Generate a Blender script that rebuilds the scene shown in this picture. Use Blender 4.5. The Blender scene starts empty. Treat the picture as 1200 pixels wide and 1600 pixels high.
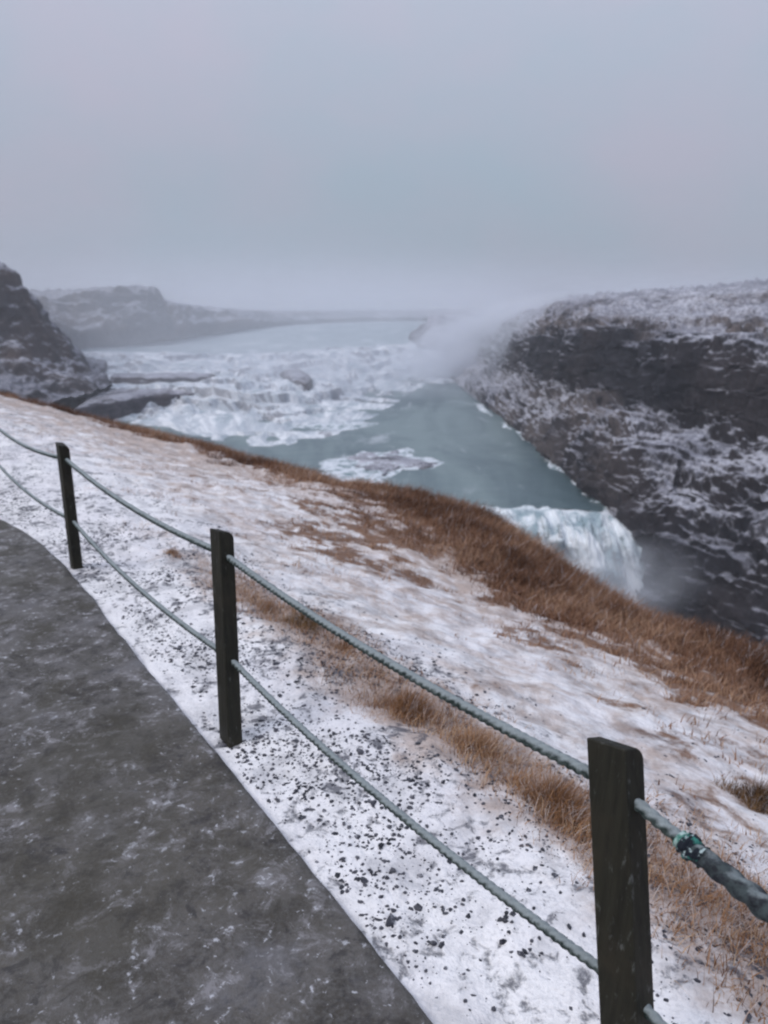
import bpy, math, random
import numpy as np
from mathutils import Vector
random.seed(7); rng = np.random.default_rng(11)
sc = bpy.context.scene
col = sc.collection
PITCH = math.radians(15.95); CAMZ = 1.65; F = 1155.6
# ---------------------------------------------------------------- helpers: photo measurements -> real positions
def ray(px, py):
    x = (px-600)/F; y = -(py-800)/F
    return np.array([x, math.cos(PITCH)+y*math.sin(PITCH), -math.sin(PITCH)+y*math.cos(PITCH)])
def P(px, py, v):
    """v > 0: horizontal distance in metres; v <= 0: height z of the point"""
    r = ray(px, py)
    k = v/math.hypot(r[0], r[1]) if v > 0 else (v-CAMZ)/r[2]
    return np.array([0, 0, CAMZ]) + r*k
# ---------------------------------------------------------------- numpy gradient noise
_perm = rng.permutation(256); _perm = np.concatenate([_perm, _perm, _perm])
_g = rng.normal(size=(256, 3)); _g /= np.linalg.norm(_g, axis=1)[:, None]
def perlin(p):
    p = np.asarray(p, float); i = np.floor(p).astype(int); f = p-i; i &= 255
    w = f*f*f*(f*(f*6-15)+10)
    out = 0
    for dx in (0, 1):
        wx = w[..., 0] if dx else 1-w[..., 0]
        for dy in (0, 1):
            wy = w[..., 1] if dy else 1-w[..., 1]
            for dz in (0, 1):
                wz = w[..., 2] if dz else 1-w[..., 2]
                h = _perm[_perm[_perm[i[..., 0]+dx]+i[..., 1]+dy]+i[..., 2]+dz]
                g = _g[h]
                d = g[..., 0]*(f[..., 0]-dx)+g[..., 1]*(f[..., 1]-dy)+g[..., 2]*(f[..., 2]-dz)
                out = out + wx*wy*wz*d
    return out*1.5
def fbm(p, octv=4, gain=.5):
    p = np.asarray(p, float); a = 1; s = 0
    for k in range(octv):
        s = s + a*perlin(p*(2.03**k)+k*17.3); a *= gain
    return s
def ridged(p, octv=4, gain=.5):
    p = np.asarray(p, float); a = 1; s = 0
    for k in range(octv):
        s = s + a*(1-2*np.abs(perlin(p*(2.03**k)+k*9.1+5))); a *= gain
    return s-.5
def sstep(a, b, x):
    t = np.clip((x-a)/(b-a), 0, 1); return t*t*(3-2*t)
# ---------------------------------------------------------------- mesh helpers
def tag(o, label=None, cat=None, group=None, kind=None):
    if label: o['label'] = label
    if cat: o['category'] = cat
    if group: o['group'] = group
    if kind: o['kind'] = kind
    return o
def mesh_np(name, V, Fc, mat, parent=None, smooth=True, uv=None, attrs=None):
    V = np.asarray(V, np.float32).reshape(-1, 3); Fc = np.asarray(Fc, np.int32)
    me = bpy.data.meshes.new(name)
    me.vertices.add(len(V)); me.vertices.foreach_set('co', V.ravel())
    n, k = Fc.shape
    me.loops.add(n*k); me.loops.foreach_set('vertex_index', Fc.ravel())
    me.polygons.add(n)
    me.polygons.foreach_set('loop_start', np.arange(0, n*k, k, dtype=np.int32))
    me.polygons.foreach_set('loop_total', np.full(n, k, np.int32))
    me.polygons.foreach_set('use_smooth', np.full(n, smooth))
    me.update(calc_edges=True); me.validate()
    if uv is not None:
        l = me.uv_layers.new(name='flow'); l.data.foreach_set('uv', np.asarray(uv, np.float32)[Fc.ravel()].ravel())
    for k_, a in (attrs or {}).items():
        at = me.attributes.new(k_, 'FLOAT', 'POINT'); at.data.foreach_set('value', np.asarray(a, np.float32).ravel())
    me.materials.append(mat)
    o = bpy.data.objects.new(name, me); col.objects.link(o)
    if parent: o.parent = parent
    return o
def grid_faces(n, m, wrap=False):
    a = np.arange(n*m).reshape(n, m)
    if wrap: a = np.concatenate([a, a[:, :1]], 1)
    return np.stack([a[:-1, :-1], a[1:, :-1], a[1:, 1:], a[:-1, 1:]], -1).reshape(-1, 4)
def orient_up(V, Fc):
    a, b, c = V[Fc[:, 0]], V[Fc[:, 1]], V[Fc[:, 2]]
    return Fc if np.cross(b-a, c-a)[:, 2].sum() >= 0 else Fc[:, ::-1]
def cr(A, n, axis=0):
    """monotone cubic resample of A along axis to n samples (never overshoots)"""
    A = np.moveaxis(np.asarray(A, float), axis, 0); m = len(A)
    d = np.diff(A, axis=0); h0, h1 = d[:-1], d[1:]
    mid = np.where(h0*h1 > 0, 2*h0*h1/(np.where(h0+h1 == 0, 1, h0+h1)), 0)
    M = np.concatenate([d[:1], mid, d[-1:]])
    t = np.linspace(0, m-1, n); i = np.clip(np.floor(t).astype(int), 0, m-2); f = t-i
    f = f.reshape((-1,)+(1,)*(A.ndim-1))
    r = (2*f**3-3*f*f+1)*A[i]+(f**3-2*f*f+f)*M[i]+(-2*f**3+3*f*f)*A[i+1]+(f**3-f*f)*M[i+1]
    return np.moveaxis(r, 0, axis)
def net(cols, n, m):
    C = np.array([[P(*q) if len(q) == 3 else np.array(q[:3]) for q in c] for c in cols])
    return cr(cr(C, n, 0), m, 1)
def normals(G):
    du = np.gradient(G, axis=0); dv = np.gradient(G, axis=1)
    N = np.cross(du, dv); N /= np.linalg.norm(N, axis=-1)[..., None]+1e-9
    return N
def grid_obj(name, G, mat, **kw):
    n, m = G.shape[:2]; V = G.reshape(-1, 3)
    u, v = np.meshgrid(np.linspace(0, 1, n), np.linspace(0, 1, m), indexing='ij')
    return mesh_np(name, V, orient_up(V, grid_faces(n, m)), mat, uv=np.stack([u, v], -1).reshape(-1, 2), **kw)
# ---------------------------------------------------------------- material helpers
class NT:
    def __init__(s, name):
        s.m = bpy.data.materials.new(name); s.m.use_nodes = True; s.t = s.m.node_tree; s.t.nodes.clear()
        s.out = s.t.nodes.new('ShaderNodeOutputMaterial')
    def n(s, typ, **kw):
        nd = s.t.nodes.new('ShaderNode'+typ)
        for k, v in kw.items():
            if k in nd.inputs: s.put(nd.inputs[k], v)
            else: setattr(nd, k, v)
        return nd
    def put(s, i, v):
        if isinstance(v, bpy.types.NodeSocket): s.t.links.new(v, i)
        else:
            if hasattr(i.default_value, '__len__') and not hasattr(v, '__len__'): v = (v,)*len(i.default_value)
            if hasattr(v, '__len__') and len(v) == 3 and len(i.default_value) == 4: v = (*v, 1)
            i.default_value = v
    def math(s, op, a, b=None, c=None, clamp=False):
        nd = s.t.nodes.new('ShaderNodeMath'); nd.operation = op; nd.use_clamp = clamp
        for k, v in enumerate((a, b, c)):
            if v is not None: s.put(nd.inputs[k], v)
        return nd.outputs[0]
    def noise(s, vec, scale, detail=5, rough=.55, dist=0, dim='3D'):
        nd = s.n('TexNoise', Scale=scale, Detail=detail, Roughness=rough, Distortion=dist)
        s.put(nd.inputs['Vector'], vec); return nd.outputs[0]
    def rmp(s, v, lo, hi, a=0., b=1.):
        nd = s.t.nodes.new('ShaderNodeMapRange'); nd.interpolation_type = 'SMOOTHSTEP'; nd.clamp = True
        for k, x in enumerate((v, lo, hi, a, b)): s.put(nd.inputs[k], x)
        return nd.outputs[0]
    def mix(s, f, a, b):
        nd = s.t.nodes.new('ShaderNodeMix'); nd.data_type = 'RGBA'
        s.put(nd.inputs[0], f); s.put(nd.inputs[6], a); s.put(nd.inputs[7], b); return nd.outputs[2]
    def pos(s): return s.n('NewGeometry').outputs['Position']
    def scaled(s, v, sx, sy, sz, rot=0):
        nd = s.n('Mapping'); s.put(nd.inputs['Vector'], v); nd.inputs['Scale'].default_value = (sx, sy, sz)
        nd.inputs['Rotation'].default_value = (0, 0, rot); return nd.outputs[0]
    def attr(s, name): 
        nd = s.n('Attribute'); nd.attribute_name = name; return nd.outputs['Fac']
    def bump(s, h, dist=.02, strength=.6):
        nd = s.n('Bump', Strength=strength, Distance=dist); s.put(nd.inputs['Height'], h); return nd.outputs[0]
    def bsdf(s, color, rough=.8, normal=None, spec=.3, **kw):
        nd = s.n('BsdfPrincipled', Roughness=rough, **kw); s.put(nd.inputs['Base Color'], color)
        s.put(nd.inputs['Specular IOR Level'], spec)
        if normal is not None: s.put(nd.inputs['Normal'], normal)
        s.t.links.new(nd.outputs[0], s.out.inputs[0]); return s.m
SNOW = (.96, .93, .935)
def mat_ground():
    s = NT('snowy_ground'); p = s.pos()
    n1 = s.noise(p, 1.3, 6, .6); n2 = s.noise(p, 9, 5, .65); n3 = s.noise(p, 38, 4, .6)
    gr = s.attr('gravel'); tn = s.attr('tan')
    base = s.mix(s.rmp(n1, .35, .65), SNOW, (.90, .865, .885))
    # thin snow with dry grass showing through
    bl = s.attr('belt'); n4 = s.noise(p, 3.3, 6, .68, .4)
    tm = s.math('ADD', s.math('MULTIPLY', n2, .45), s.math('MULTIPLY', n4, .75))
    tf = s.rmp(s.math('ADD', tm, s.math('MULTIPLY', tn, .27)), .60, .92)
    tf = s.math('MULTIPLY', tf, s.rmp(tn, 0, .25))
    tanc = s.mix(n3, (.30, .185, .125), (.54, .41, .34))
    c = s.mix(s.math('MULTIPLY', tf, .8), base, tanc)
    bf = s.rmp(s.math('ADD', s.math('MULTIPLY', bl, .8), s.math('MULTIPLY', s.math('SUBTRACT', tm, .6), 2.2)), .25, .6)
    bf = s.math('MULTIPLY', bf, s.rmp(bl, .02, .2))
    c = s.mix(s.math('MULTIPLY', bf, .95), c, s.mix(n2, (.12, .060, .033), (.30, .165, .10)))
    # dark gravel peeping through the snow
    ph = s.noise(p, 85, 2, .5, .1); pm = s.noise(p, 3.0, 6, .7, .3); pl = s.noise(p, 17, 4, .7, .4)
    dens = s.math('ADD', s.math('MULTIPLY', s.math('SUBTRACT', pm, .5), .75), s.math('MULTIPLY', gr, .17))
    g1 = s.rmp(s.math('ADD', ph, dens), .71, .77)
    g2 = s.rmp(s.math('ADD', pl, s.math('MULTIPLY', dens, 1.3)), .73, .93)
    f = s.math('MAXIMUM', s.math('MULTIPLY', g1, .12), s.math('MULTIPLY', g2, .85), clamp=True)
    f = s.math('MAXIMUM', f, s.math('MULTIPLY', s.rmp(s.noise(p, 4.2, 5, .7), .45, .65), .34))
    f = s.math('MULTIPLY', f, s.rmp(gr, .02, .2))
    c = s.mix(f, c, s.mix(n2, (.03, .032, .045), (.12, .12, .145)))
    h = s.math('ADD', s.math('MULTIPLY', n2, 1.), s.math('MULTIPLY', n3, .45))
    h = s.math('SUBTRACT', h, s.math('MULTIPLY', f, .3))
    return s.bsdf(c, .75, s.bump(h, .03, .7), .25)
def mat_path():
    s = NT('wet_concrete'); p = s.pos()
    n0 = s.noise(p, .9, 4, .6); n1 = s.noise(p, 5, 6, .62, .3); n2 = s.noise(p, 22, 6, .7); n3 = s.noise(p, 90, 4, .7)
    c = s.mix(s.rmp(n0, .35, .65), (.098, .084, .068), (.120, .108, .106))
    c = s.mix(s.rmp(n1, .4, .62), c, (.058, .05, .042))
    c = s.mix(s.math('MULTIPLY', s.rmp(n3, .35, .7), .45), c, (.17, .165, .165))
    fl = s.math('MULTIPLY', s.rmp(n2, .55, .72), s.rmp(s.noise(p, 3.1, 5, .6), .44, .66))
    c = s.mix(s.math('MULTIPLY', fl, .75), c, (.42, .42, .46))
    n5 = s.noise(p, 11, 7, .75, .5); n6 = s.noise(p, 44, 4, .65, .5)
    c = s.mix(s.math('MULTIPLY', s.rmp(n5, .52, .64), .8), c, (.27, .255, .265))
    c = s.mix(s.math('MULTIPLY', s.rmp(n5, .48, .36), .75), c, (.030, .026, .027))
    c = s.mix(s.math('MULTIPLY', s.rmp(s.math('ADD', n6, s.math('MULTIPLY', s.math('SUBTRACT', n5, .5), .5)), .61, .71), .75), c, (.6, .6, .64))
    gm = s.noise(p, 1.5, 5, .65); c = s.mix(s.math('MULTIPLY', s.rmp(gm, .46, .62), .6), c, (.060, .052, .036)); c = s.mix(s.math('MULTIPLY', s.rmp(gm, .44, .34), .35), c, (.21, .205, .225))
    h = s.math('ADD', n2, s.math('MULTIPLY', n3, .6))
    return s.bsdf(c, s.rmp(n1, .3, .7, .45, .8), s.bump(h, .008, .6), .4)
def mat_rock(name, snow_lo, snow_hi, brown=.3, scale=1., rockA=(.010, .010, .015), rockB=(.036, .035, .044), bias=False, snowc=(.42, .42, .48), stw=.5):
    s = NT(name); p = s.pos(); g = s.n('NewGeometry')
    z = s.n('SeparateXYZ'); s.put(z.inputs[0], g.outputs['Normal'])
    nb = s.noise(p, .035*scale, 5, .6); nm = s.noise(p, .22*scale, 7, .68); nf = s.noise(p, 1.1*scale, 5, .7)
    st = s.noise(s.scaled(p, .05*scale, .05*scale, .7*scale), 1, 5, .6)
    rock = s.mix(s.rmp(s.math('ADD', s.math('MULTIPLY', nm, .6), s.math('MULTIPLY', st, .4)), .36, .62), rockA, rockB)
    rock = s.mix(s.math('MULTIPLY', s.rmp(nb, .42, .62), brown), rock, (.17, .12, .10))
    nq = s.noise(p, .085*scale, 5, .6, .6)
    k = s.math('ADD', z.outputs[2], s.math('ADD', s.math('MULTIPLY', s.math('SUBTRACT', nm, .5), 1.1), s.math('ADD', s.math('MULTIPLY', s.math('SUBTRACT', nf, .5), .75), s.math('MULTIPLY', s.math('SUBTRACT', nq, .5), 1.3))))
    k = s.math('ADD', k, s.math('MULTIPLY', s.math('SUBTRACT', st, .5), stw))
    if bias: k = s.math('ADD', k, s.attr('dusting'))
    sn = s.rmp(k, snow_lo, snow_hi)
    sc_ = s.mix(s.rmp(s.math('ADD', nf, nb), .95, 1.15), snowc, (.66, .66, .73))
    if bias: rock = s.mix(s.math('MULTIPLY', s.attr('heath'), s.rmp(nm, .35, .6)), rock, (.20, .165, .155))
    c = s.mix(s.math('MULTIPLY', sn, .85), rock, sc_)
    return s.bsdf(c, .85, s.bump(s.math('ADD', nm, s.math('MULTIPLY', nf, .5)), 1.2/scale, .8), .2)
def mat_water(name, c1, c2, foam=0., fscale=.05, lo=.55, hi=.72):
    s = NT(name); p = s.pos()
    n0 = s.noise(s.scaled(p, 1.6, .5, 1, .35), .035, 6, .62, .8); n1 = s.noise(p, .9, 5, .65); n2 = s.noise(s.scaled(p, 2.2, .6, 1, .35), fscale, 8, .7, .8)
    c = s.mix(s.rmp(n0, .35, .65), c1, c2)
    if foam: c = s.mix(s.math('MULTIPLY', s.rmp(n2, lo, hi), foam), c, (.72, .75, .80))
    return s.bsdf(c, .38, s.bump(n1, .12, .5), .35)
def mat_fall(name, su, sv, rocky=.5, wcol=(.74, .78, .84), teal=(.24, .33, .36), detail=7, lip=0):
    s = NT(name); uv = s.n('UVMap'); uv.uv_map = 'flow'; p = s.pos()
    a = s.noise(s.scaled(uv.outputs[0], su, sv, 1), 1, detail, .66, .35)
    b = s.noise(s.scaled(uv.outputs[0], su*.28, sv*.8, 1), 1, 5, .6, .8)
    d = s.noise(p, .12, 7, .7)
    z = s.n('SeparateXYZ'); s.put(z.inputs[0], s.n('NewGeometry').outputs['Normal'])
    c = s.mix(s.rmp(a, .38, .62), teal, wcol)
    rk = s.rmp(s.math('ADD', s.math('ADD', s.math('MULTIPLY', b, .55), s.math('MULTIPLY', d, .55)), s.math('MULTIPLY', z.outputs[2], -.16)), .49-.12*rocky, .56-.12*rocky+.02)
    rk = s.math('MULTIPLY', rk, s.rmp(a, .62, .42))
    c = s.mix(s.math('MULTIPLY', rk, min(1, rocky*1.5)), c, (.085, .085, .10))
    if lip:
        sv_ = s.n('SeparateXYZ'); s.put(sv_.inputs[0], uv.outputs[0])
        c = s.mix(s.rmp(s.math('ADD', sv_.outputs[1], s.math('MULTIPLY', s.math('SUBTRACT', a, .5), .35)), .02, lip), (.32, .38, .40), c)
    return s.bsdf(c, .7, s.bump(s.math('ADD', a, d), .6, .6), .2)
def mat_grass(name, ca, cb, cc):
    s = NT(name)
    r = s.attr('shade'); r2 = s.attr('frost')
    c = s.mix(s.rmp(r, 0, .6), ca, cb); c = s.mix(s.rmp(r, .6, 1), c, cc)
    c = s.mix(r2, c, (.75, .73, .76))
    return s.bsdf(c, .85, None, .15)
# ---------------------------------------------------------------- camera
cam = bpy.data.cameras.new('camera'); co = bpy.data.objects.new('camera', cam); col.objects.link(co)
co.location = (0, 0, CAMZ); co.rotation_euler = (math.pi/2-PITCH, 0, 0)
cam.lens = 26; cam.sensor_width = 36; cam.sensor_fit = 'AUTO'; cam.clip_start = .05; cam.clip_end = 12000
cam.dof.use_dof = True; cam.dof.focus_distance = 1.9; cam.dof.aperture_fstop = 3.8
sc.camera = co
# ---------------------------------------------------------------- world + sun
SUN_EL, SUN_AZ = math.radians(42), math.radians(-120)
w = bpy.data.worlds.new('World'); sc.world = w; w.use_nodes = True; t = w.node_tree; t.nodes.clear()
def wn(typ): return t.nodes.new('ShaderNode'+typ)
wo = wn('OutputWorld'); bg = wn('Background'); bg.inputs[1].default_value = .1
sky = wn('TexSky'); sky.sky_type = 'NISHITA'; sky.sun_disc = False; sky.sun_elevation = SUN_EL; sky.sun_rotation = SUN_AZ
sky.air_density = 1; sky.dust_density = 3
tc = wn('TexCoord'); sep = wn('SeparateXYZ'); t.links.new(tc.outputs['Generated'], sep.inputs[0])
mr = wn('MapRange'); mr.inputs[1].default_value = 0; mr.inputs[2].default_value = 1; mr.inputs[3].default_value = SKY_H if False else 3.75; mr.inputs[4].default_value = 9.6
t.links.new(sep.outputs[2], mr.inputs[0])
no = wn('TexNoise'); no.inputs['Scale'].default_value = 2.2; no.inputs['Detail'].default_value = 5; no.inputs['Roughness'].default_value = .55
mp = wn('Mapping'); mp.inputs['Scale'].default_value = (1, 1, 1.6); t.links.new(tc.outputs['Generated'], mp.inputs[0]); t.links.new(mp.outputs[0], no.inputs['Vector'])
cm = wn('Mix'); cm.data_type = 'RGBA'; cm.inputs[6].default_value = (.80, .965, 1.17, 1); cm.inputs[7].default_value = (.945, .955, 1.17, 1)
rm = wn('MapRange'); rm.inputs[1].default_value = .38; rm.inputs[2].default_value = .62; t.links.new(no.outputs[0], rm.inputs[0]); t.links.new(rm.outputs[0], cm.inputs[0])
vm = wn('VectorMath'); vm.operation = 'SCALE'; t.links.new(cm.outputs[2], vm.inputs[0]); t.links.new(mr.outputs[0], vm.inputs['Scale'])
fx = wn('Mix'); fx.data_type = 'RGBA'; fx.inputs[0].default_value = .93
t.links.new(sky.outputs[0], fx.inputs[6]); t.links.new(vm.outputs[0], fx.inputs[7])
t.links.new(fx.outputs[2], bg.inputs[0]); t.links.new(bg.outputs[0], wo.inputs[0])
sl = bpy.data.lights.new('sun', 'SUN'); sl.energy = 1.15; sl.angle = math.radians(25); sl.color = (1, .97, .93)
so = bpy.data.objects.new('sun', sl); col.objects.link(so); so.location = (0, 0, 30)
dv = Vector((math.sin(SUN_AZ)*math.cos(SUN_EL), math.cos(SUN_AZ)*math.cos(SUN_EL), math.sin(SUN_EL)))
so.rotation_euler = dv.to_track_quat('Z', 'Y').to_euler()
sc.view_settings.view_transform = 'Standard'; sc.view_settings.look = 'None'; sc.view_settings.exposure = 0; sc.view_settings.gamma = 1
sc.cycles.volume_bounces = 10; sc.cycles.max_bounces = 12; sc.cycles.use_denoising = True; sc.cycles.filter_width = 2.2
# ---------------------------------------------------------------- fence frame of reference
B1, B2 = P(120, 889, -1e-9), P(361, 1157, -1e-9)
es = (B1-B2)[:2]; es /= np.linalg.norm(es); et = np.array([es[1], -es[0]])
O = B2[:2]-es*np.dot(B2[:2], es)                 # foot of the perpendicular from the camera's place
def st(p): q = np.asarray(p)[..., :2]-O; return q@es, q@et
def xy(s, t_): return O+np.multiply.outer(s, es)+np.multiply.outer(t_, et)
S1, S2 = st(B1)[0], st(B2)[0]
# rim of the near bank
rim_px = [(-700, 640, -1.3), (-200, 615, -1.2), (0, 641, -1.15), (120, 660, -1.15), (250, 688, -1.15), (380, 722, -1.15), (480, 748, -1.2), (580, 778, -1.2), (660, 786, -1.25), (740, 797, -1.35),
          (800, 838, -1.45), (860, 888, -1.5), (950, 950, -1.6), (1050, 992, -1.65), (1200, 1046, -1.7), (1400, 1140, -1.8), (1900, 1400, -1.9)]
R = np.array([P(*q) for q in rim_px[1:]]); rs, rt = st(R); order = np.argsort(rs); rs, rt, rz = rs[order], rt[order], R[order, 2]
print('rim s,t', np.round(np.stack([rs, rt, rz], 1), 2).tolist(), 'posts', S1, S2, 'O', O)
def rim_t(s): 
    v = 0
    for k in np.linspace(-.5, .5, 5): v = v+np.interp(s+k, rs, rt)
    return v/5
def rim_z(s): return np.interp(s, rs, rz)
def ground_z(s, t_, disp=True):
    s = np.asarray(s, float); t_ = np.asarray(t_, float)
    T = rim_t(s); u = np.clip((t_-.5)/(T-.5), 0, None); z = rim_z(s)*np.minimum(u, 1)**1.15
    q = xy(s, t_); p3 = np.concatenate([q, np.zeros(q.shape[:-1]+(1,))], -1)
    a = sstep(.0, .5, t_)
    if disp:
        z = z+.012*fbm(p3*2.2, 4)+.009*ridged(p3*5.5+40, 3)+a*(.05*fbm(p3*.8+3, 3)+.02*fbm(p3*4, 3))
        nr = sstep(3.2, .3, T-t_)*a
        z = z+nr*(.14*np.maximum(ridged(p3*.9+8, 3), -.3))*sstep(0, 1.2, T-t_)
    return z
# near ground: t from -40 (behind the path) to the rim and down the bank
def belt(s, r, p3):
    wid = np.interp(s, [-6, 0, 2.5, 4, 6, 8.5, 11, 40], [2.9, 2.9, 2.9, 2.8, 2.7, 1.6, 1.3, 1.3])
    cl = fbm(p3*.7+4, 4)+.5*fbm(p3*2.2, 2)
    return sstep(wid+.5*wid*cl+.25, wid*.5+.5*wid*cl, r), wid, cl
def make_ground():
    sv = np.concatenate([np.linspace(-400, -12, 14), np.linspace(-10, 0, 90), np.linspace(.03, 12, 420), np.linspace(12.1, 40, 220), np.geomspace(41, 600, 30)])
    tn = np.concatenate([[-2500, -400, -60, -20, -8, -5], np.linspace(-3.5, -.8, 30), np.linspace(-.76, .8, 60)])
    uu = np.linspace(0, 1, 201)[1:]
    Sg = np.repeat(sv[:, None], len(tn)+len(uu)+9, 1)
    T = rim_t(sv)[:, None]
    tin = np.concatenate([np.repeat(tn[None], len(sv), 0), .8+(T-.8)*uu[None]], 1)
    zin = ground_z(Sg[:, :tin.shape[1]], tin)
    off = np.array([.25, .6, 1.1, 2., 4, 9, 24, 60, 90]); dz = np.array([-.18, -.6, -1.3, -3., -8, -20, -33, -54, -62])
    tout = T+off[None]; zo = zin[:, -1:]+dz[None]+.0*tout
    q = xy(Sg[:, -9:].ravel(), tout.ravel()).reshape(len(sv), 9, 2)
    zo = zo+np.minimum(1, off[None]/8)*2*fbm(np.concatenate([q*.12, np.zeros(q.shape[:2]+(1,))], -1), 3)
    tt = np.concatenate([tin, tout], 1); zz = np.concatenate([zin, zo], 1)
    # bank bottom stays in the gorge
    zz = np.maximum(zz, -62)
    q = np.stack([O[0]+Sg*es[0]+tt*et[0], O[1]+Sg*es[1]+tt*et[1], zz], -1)
    r = T-tt
    gravel = sstep(-.9, -.2, tt)*sstep(2.1, .9, tt)
    gravel = np.maximum(gravel, .45*sstep(0, .5, tt)*sstep(4.5, 1.5, tt)*.6)
    tan = np.maximum(sstep(5.5, 1.5, r), 1.35*np.exp(-((tt-tuft_t(Sg))/.36)**2)*sstep(6.5, 3, Sg))
    tan = np.maximum(tan, .55*sstep(.8, 1.6, tt))
    tan = np.maximum(tan, 1.25*sstep(4.6, 1.2, r)*sstep(11, 7, Sg))
    tan = tan*sstep(.2, .8, tt)
    p3 = q*np.array([1, 1, 0]); bl = belt(Sg, r, p3)[0]
    bl = np.maximum(bl, .8*np.exp(-((tt-tuft_t(Sg))/.2)**2)*sstep(-.25, .5, fbm(p3*1.8+2, 4))*sstep(5.5, 3, Sg))
    bl = np.maximum(bl, 1.1*np.exp(-((Sg-.72)/.5)**2-((tt-tuft_t(Sg))/.26)**2)*sstep(-.6, .3, fbm(p3*3+2, 4)))
    bl = np.maximum(bl, .85*sstep(-.25, .40, fbm(p3*.9+4, 4)+.35*fbm(p3*3, 3))*sstep(5.6, 2.0, r)*sstep(9.5, 7, Sg))*sstep(.5, 1, tt)
    return grid_obj('ground', q, mat_ground(), attrs={'gravel': gravel, 'tan': tan, 'belt': bl})
# line of the tufts behind the fence
tl = np.array([P(x, y, -.04) for x, y in [(170, 800), (270, 866), (418, 952), (474, 976), (560, 1055), (640, 1108), (745, 1168), (870, 1262), (1060, 1380), (1180, 1470)]])
tls, tlt = st(tl); o_ = np.argsort(tls); tls, tlt = tls[o_], tlt[o_]
print('tuft line', tls, tlt)
def tuft_t(s): return np.interp(s, tls, tlt)
# grass meshes
def grass_mesh(name, base, length, width, lean, mat, parent=None, frost=.15, dark=None):
    """base (n,3); each blade a bent, tapering strip"""
    n = len(base); az = rng.uniform(0, 2*np.pi, n); L = length*rng.uniform(.55, 1.25, n); W = width*rng.uniform(.7, 1.3, n)
    d = np.stack([np.cos(az), np.sin(az)], 1)
    bend = rng.uniform(.15, 1.0, n)*L*lean
    dd = d*bend[:, None]+wind[None]*L[:, None]*.35
    fa = rng.uniform(0, np.pi, n); wv = np.stack([np.cos(fa), np.sin(fa), 0*fa], 1)*W[:, None]/2
    up = np.zeros((n, 3)); up[:, 2] = L*np.sqrt(np.clip(1-(bend/L)**2*.6, .15, 1))
    h = np.concatenate([dd, np.zeros((n, 1))], 1)
    v0 = base-wv; v1 = base+wv
    mid = base+h*.3+up*.55; tip = base+h+up
    V = np.stack([v0, v1, mid+wv*.7, mid-wv*.7, tip+wv*.12, tip-wv*.12], 1).reshape(-1, 3)
    i = np.arange(n)[:, None]*6
    Fc = np.concatenate([i+np.array([[0, 1, 2, 3]]), i+np.array([[3, 2, 4, 5]])])
    sh = rng.uniform(0, 1, n) if dark is None else np.clip(rng.uniform(0, 1, n)*.7+dark, 0, 1)
    fr = (rng.uniform(0, 1, n) < frost)*rng.uniform(.3, .9, n)
    V6 = np.repeat(sh, 6); F6 = np.stack([0*fr, 0*fr, fr*.5, fr*.5, fr, fr], 1).ravel()
    return mesh_np(name, V, Fc, mat, parent, attrs={'shade': V6, 'frost': F6})
wind = np.array([.5, .25])
MG = mat_grass('dry_grass', (.080, .038, .022), (.235, .122, .074), (.42, .27, .18))
MTuft = mat_grass('pale_brown_grass', (.13, .058, .026), (.39, .21, .108), (.54, .37, .24))
MGold = mat_grass('golden_grass', (.06, .03, .016), (.20, .115, .055), (.34, .22, .12))
ground = tag(make_ground(), 'snow covered ground with dark gravel and dry grass beside the path', kind='structure')
# path slab
pe = np.array([P(x, y, 0) for x, y in [(-25, 803), (0, 814), (40, 834), (80, 866), (112, 898), (156, 953), (220, 1036), (340, 1182), (500, 1382), (670, 1600), (900, 1890)]])
ps, pt_ = st(pe); o_ = np.argsort(ps); ps, pt_ = ps[o_], pt_[o_]
print('path edge', ps, pt_)
def make_path():
    sv = np.concatenate([np.linspace(-30, -2, 20), np.linspace(-1.9, 16, 500), np.linspace(17, 60, 20)])
    te = np.interp(sv, ps, pt_)
    te = np.convolve(np.pad(te, 5, 'edge'), np.ones(11)/11, 'valid')+.010*fbm(np.stack([sv*2.5, 0*sv, 0*sv], 1), 6, .62)
    off = np.concatenate([[0, 0, .006, .02, .05], np.linspace(.1, 3.2, 60), [3.21, 3.21]])
    zo = np.concatenate([[-.1, .012, .021, .026, .027], np.full(60, .028), [.02, -.1]])
    G = np.zeros((len(sv), len(off), 3))
    tt = te[:, None]-off[None]
    G[..., 0] = O[0]+sv[:, None]*es[0]+tt*et[0]; G[..., 1] = O[1]+sv[:, None]*es[1]+tt*et[1]
    G[..., 2] = zo[None]+np.where(off > .03, 1, 0)[None]*.004*fbm(np.concatenate([G[..., :2]*3, 0*G[..., :1]], -1), 3)
    return grid_obj('path', G, mat_path())
tag(make_path(), 'wet grey brown concrete path with frost flecks', kind='structure')
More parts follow.
